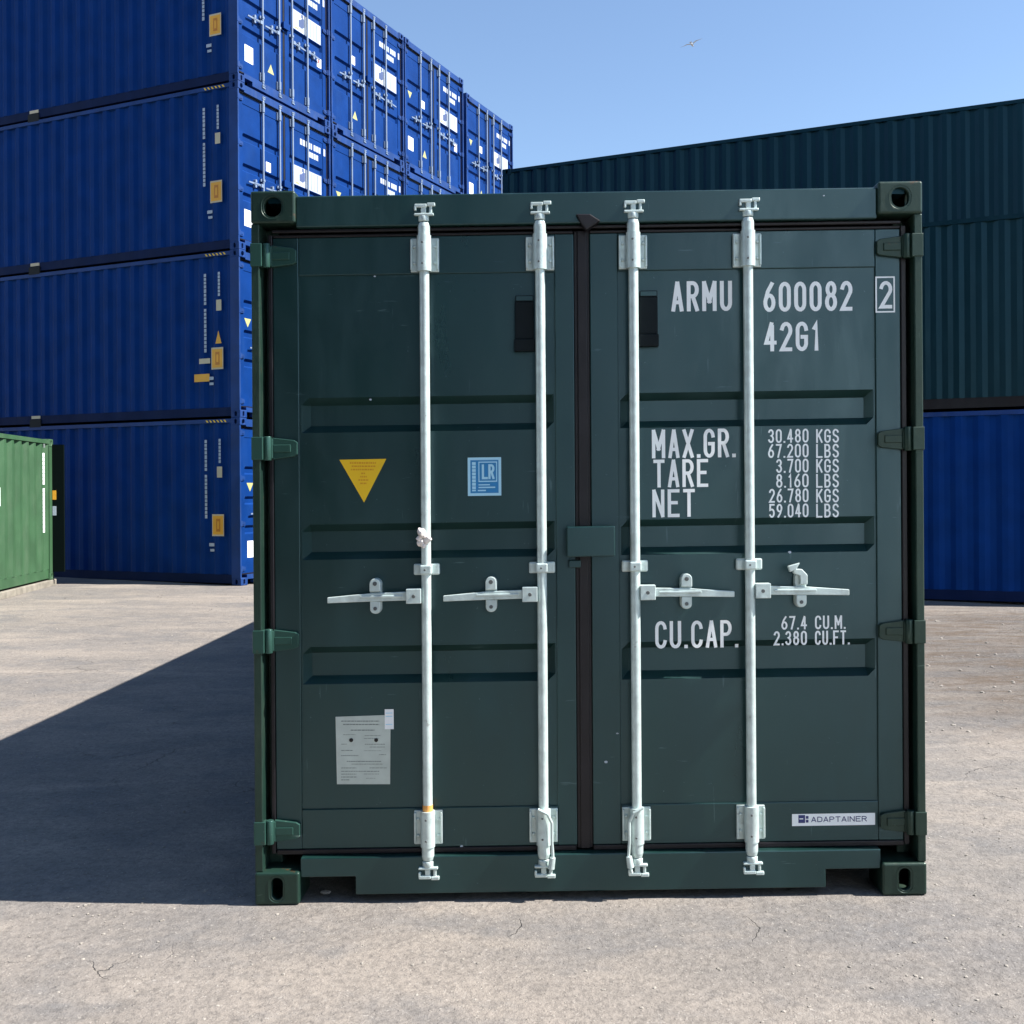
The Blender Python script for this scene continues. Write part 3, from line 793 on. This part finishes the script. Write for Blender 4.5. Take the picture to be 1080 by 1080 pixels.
# chips where paint has come off
mb = MB()
for px, py, r in ((395, 292, .004), (639, 804, .006), (487, 893, .005), (651, 774, .004), (869, 207, .003), (672, 903, .004), (576, 200, .0), (833, 583, .006), (391, 422, .0045)):
    if r == 0: continue
    dep = .014 if py < 230 or py > 898 else (DF if (py < 288 or py > 855 or 588 < px < 652) else DP)
    c0 = dp(px, py, dep); n = 7; mb = MB()
    mb.prism([(c0[0] + r * random.uniform(.7, 1.5) * math.cos(2 * math.pi * i / n), c0[1] + r * random.uniform(.6, 1) * math.sin(2 * math.pi * i / n)) for i in range(n)], dep - .0012, dep - .0003, 'white_side'); mb.build('paint_chip', hero, TH)

# ------------------------------------------------------------------ blue stack on the left
ANG = math.atan(487 / 1130.0)
d_ = Vector((math.sin(ANG), math.cos(ANG), 0)); s_ = Vector((-math.cos(ANG), math.sin(ANG), 0))
RZ = math.atan2(d_.y, d_.x)
Z0 = 16.45
C0 = Vector(((253.5 - PX0) / FPX * Z0, Z0, .05))
blue, BD = container('shipping_container', ('blue', 'blue', 'blue_fr'), detail=False, mr='rail_dark', bar_m='blue_bar')
# right door markings
def marks(parent_r, parent_l, root):
    mb = MB(); y = DF - .001
    x = .42
    for wd in (.075, .075, .075, .075, .05): flat(mb, x, x + wd - .014, 2.09, 2.19, DP - .001, 'white_side'); x += wd
    x = .80
    for wd in (.07,) * 3: flat(mb, x, x + wd - .012, 2.09, 2.19, DP - .001, 'white_side'); x += wd
    mb.build('lettering', parent_r); mb = MB(); flat(mb, 1.075, 1.125, 2.08, 2.2, DF - .001, 'white_side')
    mb.build('check_digit', parent_r); mb = MB(); x = .66
    for wd in (.07,) * 4: flat(mb, x, x + wd - .012, 1.945, 2.04, DP - .001, 'white_side'); x += wd
    mb.build('lettering', parent_r)
    mb = MB(); flat(mb, .655, 1.02, 1.385, 1.705, DP - .0008, 'white_side'); lg = mb.build('logo_panel', parent_r); mb = MB(); flat(mb, .22, .62, 1.385, 1.705, DP - .0008, 'white_side'); lg = mb.build('logo_panel', parent_r)
    mb = MB(); mb.prism([(.40, 1.47), (.49, 1.46), (.55, 1.50), (.55, 1.64), (.50, 1.64), (.46, 1.60), (.40, 1.58)], DP - .0024, DP - .0016, 'slate')
    for x_ in (.72, .80, .90): flat(mb, x_, x_ + .012, 1.40, 1.69, DP - .0016, 'slate')
    mb.prism([(.47, 1.64), (.52, 1.64), (.52, 1.695), (.47, 1.695)], DP - .0024, DP - .0016, 'slate')
    flat(mb, .30, .38, 1.41, 1.43, DP - .0016, 'yellow'); mb.build('print', lg)
    mb = MB(); flat(mb, .92, 1.04, .98, 1.14, DP - .0008, 'white'); sn = mb.build('notice_sticker', parent_r)
    mb = MB(); flat(mb, .95, .99, 1.05, 1.12, DP - .0016, 'redink'); mb.build('print', sn)
    mb = MB(); mb.prism([(-1.0, 1.585), (-.92, 1.45), (-.84, 1.585)], DP - .0016, DP - .0008, 'pale_yellow'); mb.build('warning_sticker', parent_l)
    mb = MB(); flat(mb, -.50, -.38, 1.42, 1.57, DP - .0008, 'white'); mb.build('classification_sticker', parent_l)
    mb = MB(); flat(mb, -.99, -.79, .42, .68, DP - .0008, 'white'); mb.build('data_plate', parent_l)
    mb = MB(); mb.prism([(-.46, .45), (-.30, .45), (-.38, .60)], DP - .0016, DP - .0008, 'pale_yellow'); mb.build('hazard_sticker', parent_l)
marks(BD[1][0], BD[0][0], blue)
# markings on both long sides (outer flats of the corrugation)
def side_marks(root, extra=False, L=12.192):
    """marks on the left (-x) side wall near the door end, written as thin plates against the outer flats"""
    x = -W / 2 + .0135
    def pl_(mb, y0, y1, z0, z1, m, k=0): mb.box(x - .0015 * (k + 1), x - .0015 * k, y0, y1, z0, z1, m)
    out = []
    mb = MB(); z = 2.26; rr = random.Random(3)
    while z > 1.05:
        h = rr.choice((.05, .06, .045)); pl_(mb, .655, .70, z - h, z, 'white_side'); z -= h + .012
        if abs(z - 1.78) < .03: z -= .05
    z = 2.27
    while z > 1.9: pl_(mb, .385, .425, z - .045, z, 'white_side'); z -= .055
    out.append(mb.build('side_lettering', root))
    mb = MB(); pl_(mb, .36, .46, 1.67, 1.84, 'cream'); out.append(mb.build('side_sticker', root))
    mb = MB(); pl_(mb, .33, .56, .76, 1.10, 'cream'); pl_(mb, .345, .545, .785, 1.075, 'orange', 1); 
    pl_(mb, .40, .48, .83, 1.03, 'orange_dk', 2); pl_(mb, .42, .46, .87, .99, 'orange', 3); out.append(mb.build('warning_placard', root))
    mb = MB()
    for i in range(6):
        yy = .26 + i * .07; zt = HH - .03 + .0
        mb.prism([(yy, 0), (yy + .03, 0), (yy + .06, .035), (yy + .03, .035)], 0, .001, 'yellow')
    mb.v = [Vector((-W / 2 + .0035 - v.y, v.x, HH - .064 + v.z)) for v in mb.v]
    mb.f = [list(reversed(f)) for f in mb.f]
    out.append(mb.build('height_stripes', root))
    mb = MB(); mb.box(-W / 2 + .012, -W / 2 + .030, 4.22, 4.42, .115, .165, 'cream'); mb.build('rail_plate', root); mb = MB(); mb.box(-W / 2 + .002, -W / 2 + .022, 4.20, 4.45, -.03, .10, 'black')
    mb.build('rail_hollow_shade', root)  # black plate paints the shade of a hollow below the rail block
    return out
side_marks(blue)
def place(o, center, z, label, group):
    o.location = (center.x, center.y, z); o.rotation_euler = (0, 0, RZ); tag(o, label, 'shipping container', group)
GB = 'blue containers stacked four high on the left'
cols = [(0, 0), (2.492, 0), (4.984, 0), (8.10, .30)]
names = ['', 'second column of the blue stack from the left', 'third column of the blue stack from the left', 'last column, at the right end of the blue stack']
tiers = ['ground level', 'second level', 'third level', 'the top']
first = True
for ci, (t, sb) in enumerate(cols):
    for ti in range(4):
        o = blue if first else copy_tree(blue); first = False
        c = C0 + d_ * (t + W / 2) + s_ * (sb + random.uniform(-.015, .02) * (0 if ci == 0 and ti == 0 else 1))
        kid = {'0': 'long side showing a yellow placard'}
        if ci == 0: lab = ['blue container standing on the ground at the near corner of the blue stack', 'near corner blue container with an orange triangle on its side, second from the ground',
                           'near corner blue container just below the one the photo top cuts off', 'topmost blue container of the near corner, cut off by the photo top'][ti]
        else: lab = 'container at ' + tiers[ti] + ' in the ' + names[ci]
        place(o, c, .05 + ti * HH, lab, GB)
        for d0 in [x for x in o.children if x.name.startswith('door')]:
            for st_ in list(d0.children):
                k_ = st_.name.split('.')[0]
                if k_ in ('hazard_sticker', 'notice_sticker', 'classification_sticker', 'warning_sticker', 'data_plate') and (ci, ti) != (0, 0):
                    if (k_ in ('hazard_sticker', 'notice_sticker') and ti in (2, 1)) or random.random() < .12:
                        for g_ in list(st_.children): bpy.data.objects.remove(g_)
                        bpy.data.objects.remove(st_)
                    else: st_.location = (random.uniform(-.04, .04), 0, random.uniform(-.05, .05))
        if ci == 0 and ti == 1:
            x = -W / 2 + .0135; mb = MB()
            mb.add([(x - .002, .36, 1.16), (x - .002, .48, 1.16), (x - .002, .42, 1.36)], [(0, 2, 1)], 'orange'); mb.build('hazard_sticker', o)
            mb = MB(); mb.box(x - .0025, x, .585, .80, .86, .94, 'cream'); mb.build('side_sticker', o); mb = MB(); mb.box(x - .0025, x, .60, .90, .58, .70, 'orange'); mb.build('side_sticker', o)
        if ci == 0 and ti == 0:
            x = -W / 2 + .0135; mb = MB(); mb.box(x - .002, x, .52, .62, .60, .65, 'white_side'); mb.box(x - .002, x, .52, .60, .52, .56, 'white_side'); mb.build('side_lettering', o)

# ------------------------------------------------------------------ stacks on the right
def plain(mats, label, group, pos, z, L=12.192, mr=None):
    o, D_ = container('shipping_container', mats, L=L, detail=False, mr=mr)
    place(o, pos, z, label, group); return o
Pf = Vector(((1000 - PX0) / FPX * 14.5, 14.5, 0))
of = Pf - s_ * 1.75 + d_ * (W / 2)
GR = 'dark containers stacked on the right'
E = Vector(((534 - PX0) / FPX * 20.75, 20.75, 0)); ob = E - s_ * 12.192 + d_ * (W / 2)
rb = plain(('blue', 'blue', 'blue_fr'), 'dark blue container on the ground at the right edge behind the green container', GR, of, -.06, 6.058, mr='rail_dark')
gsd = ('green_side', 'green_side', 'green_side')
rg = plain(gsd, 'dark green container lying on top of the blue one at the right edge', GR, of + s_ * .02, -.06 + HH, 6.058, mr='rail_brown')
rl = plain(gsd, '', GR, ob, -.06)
for k in range(3):
    o = rl if k == 0 else copy_tree(rl)
    place(o, ob + s_ * (.02 * k), -.06 + k * HH, ['dark green container on the ground in the rear right row', 'dark green container in the middle of the rear right row',
                               'long dark green container forming the sloping skyline at the top of the rear right row'][k], GR)
mb = MB()

# ------------------------------------------------------------------ unseen helpers added behind the photographer to shade and fill the doors
for r_ in range(2):
    for k in range(5):
        o = copy_tree(rl); o.location = (-26.0 + r_ * 12.4, -7.0 + .03 * k, k * HH); o.rotation_euler = (0, 0, R(-90))  # unseen dark containers added to cut sky light on the doors
        tag(o, 'dark green container in the tall stack behind the photographer', 'shipping container', 'unseen containers added behind the photographer as a sky blocker')
wh = empty('reflector', (1.7, -4.6, 0), math.atan2(-.87, .5))  # unseen building added to throw sunlight back onto the green doors
mb = MB(); mb.box(0, 26, -2.9, 0, 0, 7.6, 'cladding'); mb.build('wall', wh)
mb = MB(); mb.prism([(-.3, 7.6), (26.3, 7.6), (26.3, 8.1), (-.3, 8.1)], -3.1, .3, 'roofing'); mb.build('roof', wh)
for k in range(3):
    mb = MB(); mb.box(9 + k * 7, 12 + k * 7, .003, .06, 0, 4.2, 'shutter'); mb.build('roller_door', wh)
tag(wh, 'pale blue clad warehouse standing behind the photographer', 'reflector')

# ------------------------------------------------------------------ pale green container on the far left
lt, LD = container('shipping_container', ('green_lt', 'green_lt', 'green_lt'), L=6.058, H=2.14, detail=False, hardware=False)
# its door end points away from the camera: rotate 180 deg, right side wall faces +x
far = Vector((-7.60, 16.4, 0)); ldir = Vector((-.127, .992, 0)).normalized()
rz = math.atan2(-ldir.y, -ldir.x) - math.pi / 2       # local +y points back towards the camera
# local +x must be the hidden side: side facing the yard is local -x
lx = Vector((math.cos(rz), math.sin(rz), 0))
ctr = far + lx * (W / 2)
lt.location = (ctr.x, ctr.y, .175); lt.rotation_euler = (0, 0, rz)
tag(lt, 'small pale green container raised on a timber beam at the left edge', 'shipping container')
mb = MB(); x = -W / 2 + .0125; z = 1.92; rr = random.Random(5)
while z > .78:
    h = rr.choice((.05, .06)); mb.box(x - .002, x, .36, .44, z - h, z, 'white'); z -= h + .006
    if abs(z - 1.45) < .04: z -= .05
mb.build('side_lettering', lt)
mb = MB(); mb.box(x - .002, x, .33, .40, 2.0, 2.08, 'ink'); mb.build('side_marking', lt)
mb = MB(); mb.box(x - .002, x, 2.1, 2.13, 1.15, 1.4, 'white'); mb.build('side_scratch', lt)
mb = MB(); mb.box(-W / 2 - .17, -W / 2 - .004, .015, .06, -.0 + .12, 2.06, 'deep_green'); dl = mb.build('open_door', lt)
mb = MB(); mb.box(-W / 2 - .06, -W / 2 - .006, .0605, .064, 1.22, 1.36, 'orange'); mb.build('sticker', dl); mb = MB(); mb.box(-W / 2 - .06, -W / 2 - .006, .0605, .064, .98, 1.12, 'white_side'); mb.build('sticker', dl)
mb = MB(); mb.box(-.12, .12, -6.2, 0, 0, .105, 'timber'); tb = mb.build('timber_beam', None, None, bevel=.012)
tb.location = (far.x + .0 - .13, far.y + .1, .07); tb.rotation_euler = (0, 0, math.atan2(ldir.y, ldir.x) - math.pi / 2)
tag(tb, 'long pale timber beam under the pale green container', 'timber beam')
tb2 = tb.copy(); COL.objects.link(tb2); tb2.location = (far.x - 2.1, far.y + .1, .07)
tb2['label'] = 'far timber beam hidden under the outer side of the pale green container'

# ------------------------------------------------------------------ pebbles and grit
def pebble(r, rnd):
    bm = bmesh.new(); bmesh.ops.create_icosphere(bm, subdivisions=1, radius=r)
    sq = (rnd.uniform(.8, 1.4), rnd.uniform(.7, 1.1), rnd.uniform(.4, .7))
    vs = [(v.co.x * sq[0] * rnd.uniform(.8, 1.15), v.co.y * sq[1] * rnd.uniform(.8, 1.15), v.co.z * sq[2]) for v in bm.verts]
    fs = [[v.index for v in f.verts] for f in bm.faces]; bm.free(); return vs, fs
rnd = random.Random(11); mb = MB(); protos = [pebble(1, rnd) for _ in range(8)]
for k in range(3800):
    y = 2.2 + 14 * rnd.random() ** 2.2; x = rnd.uniform(-.62, .5) * (y + .8)
    if -1.15 < x - CX < 1.15 and y > DIST - .02: continue
    r = rnd.choice((.0022, .003, .003, .004, .006)) * (1 + y * .05)
    if x > 1.8 and 6 < y < 13: r *= 1.9
    vs, fs = rnd.choice(protos); a = rnd.uniform(0, 6.28); g = ground_z(x, y) + r * .1 + noise.noise(Vector((x, y, 0)) * .55) * .010 * (.25 if abs(x - CX) < 1.6 else 1)
    ca, sa = math.cos(a), math.sin(a)
    mb.add([(x + r * (p[0] * ca - p[1] * sa), y + r * (p[0] * sa + p[1] * ca), g + r * p[2]) for p in vs], fs, 'stone')
gr = mb.build('grit'); tag(gr, 'loose pale grit and pebbles scattered on the yard', None, None, 'stuff')
vs, fs = protos[2]
mb = MB(); mb.add([(v[0] * .017, v[1] * .017, v[2] * .02) for v in vs], fs, 'stone'); pb = mb.build('stone')
pb.location = ((341 - PX0) / FPX * 3.98, 3.98, ground_z(-.85, 3.98) + .012)
tag(pb, 'single pale stone lying under the left end of the green container sill', 'stone')

# ------------------------------------------------------------------ gull
bd = empty('gull', ((733 - PX0) / FPX * 52, 52, CAMH + (PY0 - 48) / FPX * 52), R(8))
mb = MB()
prof = [(-.28, .01), (-.22, .03), (-.08, .06), (.06, .065), (.16, .045), (.22, .04), (.27, .03), (.33, .004)]
for (a, ra), (b, rb_) in zip(prof, prof[1:]): mb.cyl((a, 0, a * -.1), (b, 0, b * -.1), ra, rb_, 'feather', 12, False)
mb.add([(-.24, -.05, .03), (-.42, -.08, .05), (-.42, .08, .05), (-.24, .05, .03)], [(0, 1, 2, 3)], 'feather')
mb.build('body', bd)
for s in (-1, 1):
    mb = MB(); pts = [(.09, .04, .03), (.14, .28, .13), (.04, .55, .10), (-.10, .66, .06), (-.05, .5, .08), (-.06, .28, .11), (-.10, .04, .03)]
    top = [(x, s * y, z + .012) for x, y, z in pts]; bot = [(x, s * y, z) for x, y, z in pts]; n = len(pts)
    mb.add(top + bot, [(0, 1, 5, 6), (1, 2, 4, 5), (2, 3, 4), (n + 6, n + 5, n + 1, n), (n + 5, n + 4, n + 2, n + 1), (n + 4, n + 3, n + 2)] + [(i, (i + 1) % n, n + (i + 1) % n, n + i) for i in range(n)], 'feather')
    mb.build('wing', bd)
bd.scale = (.85, .85, .85); bd.rotation_euler = (R(-14), R(-8), R(70))
tag(bd, 'small grey gull gliding in the clear sky', 'bird')
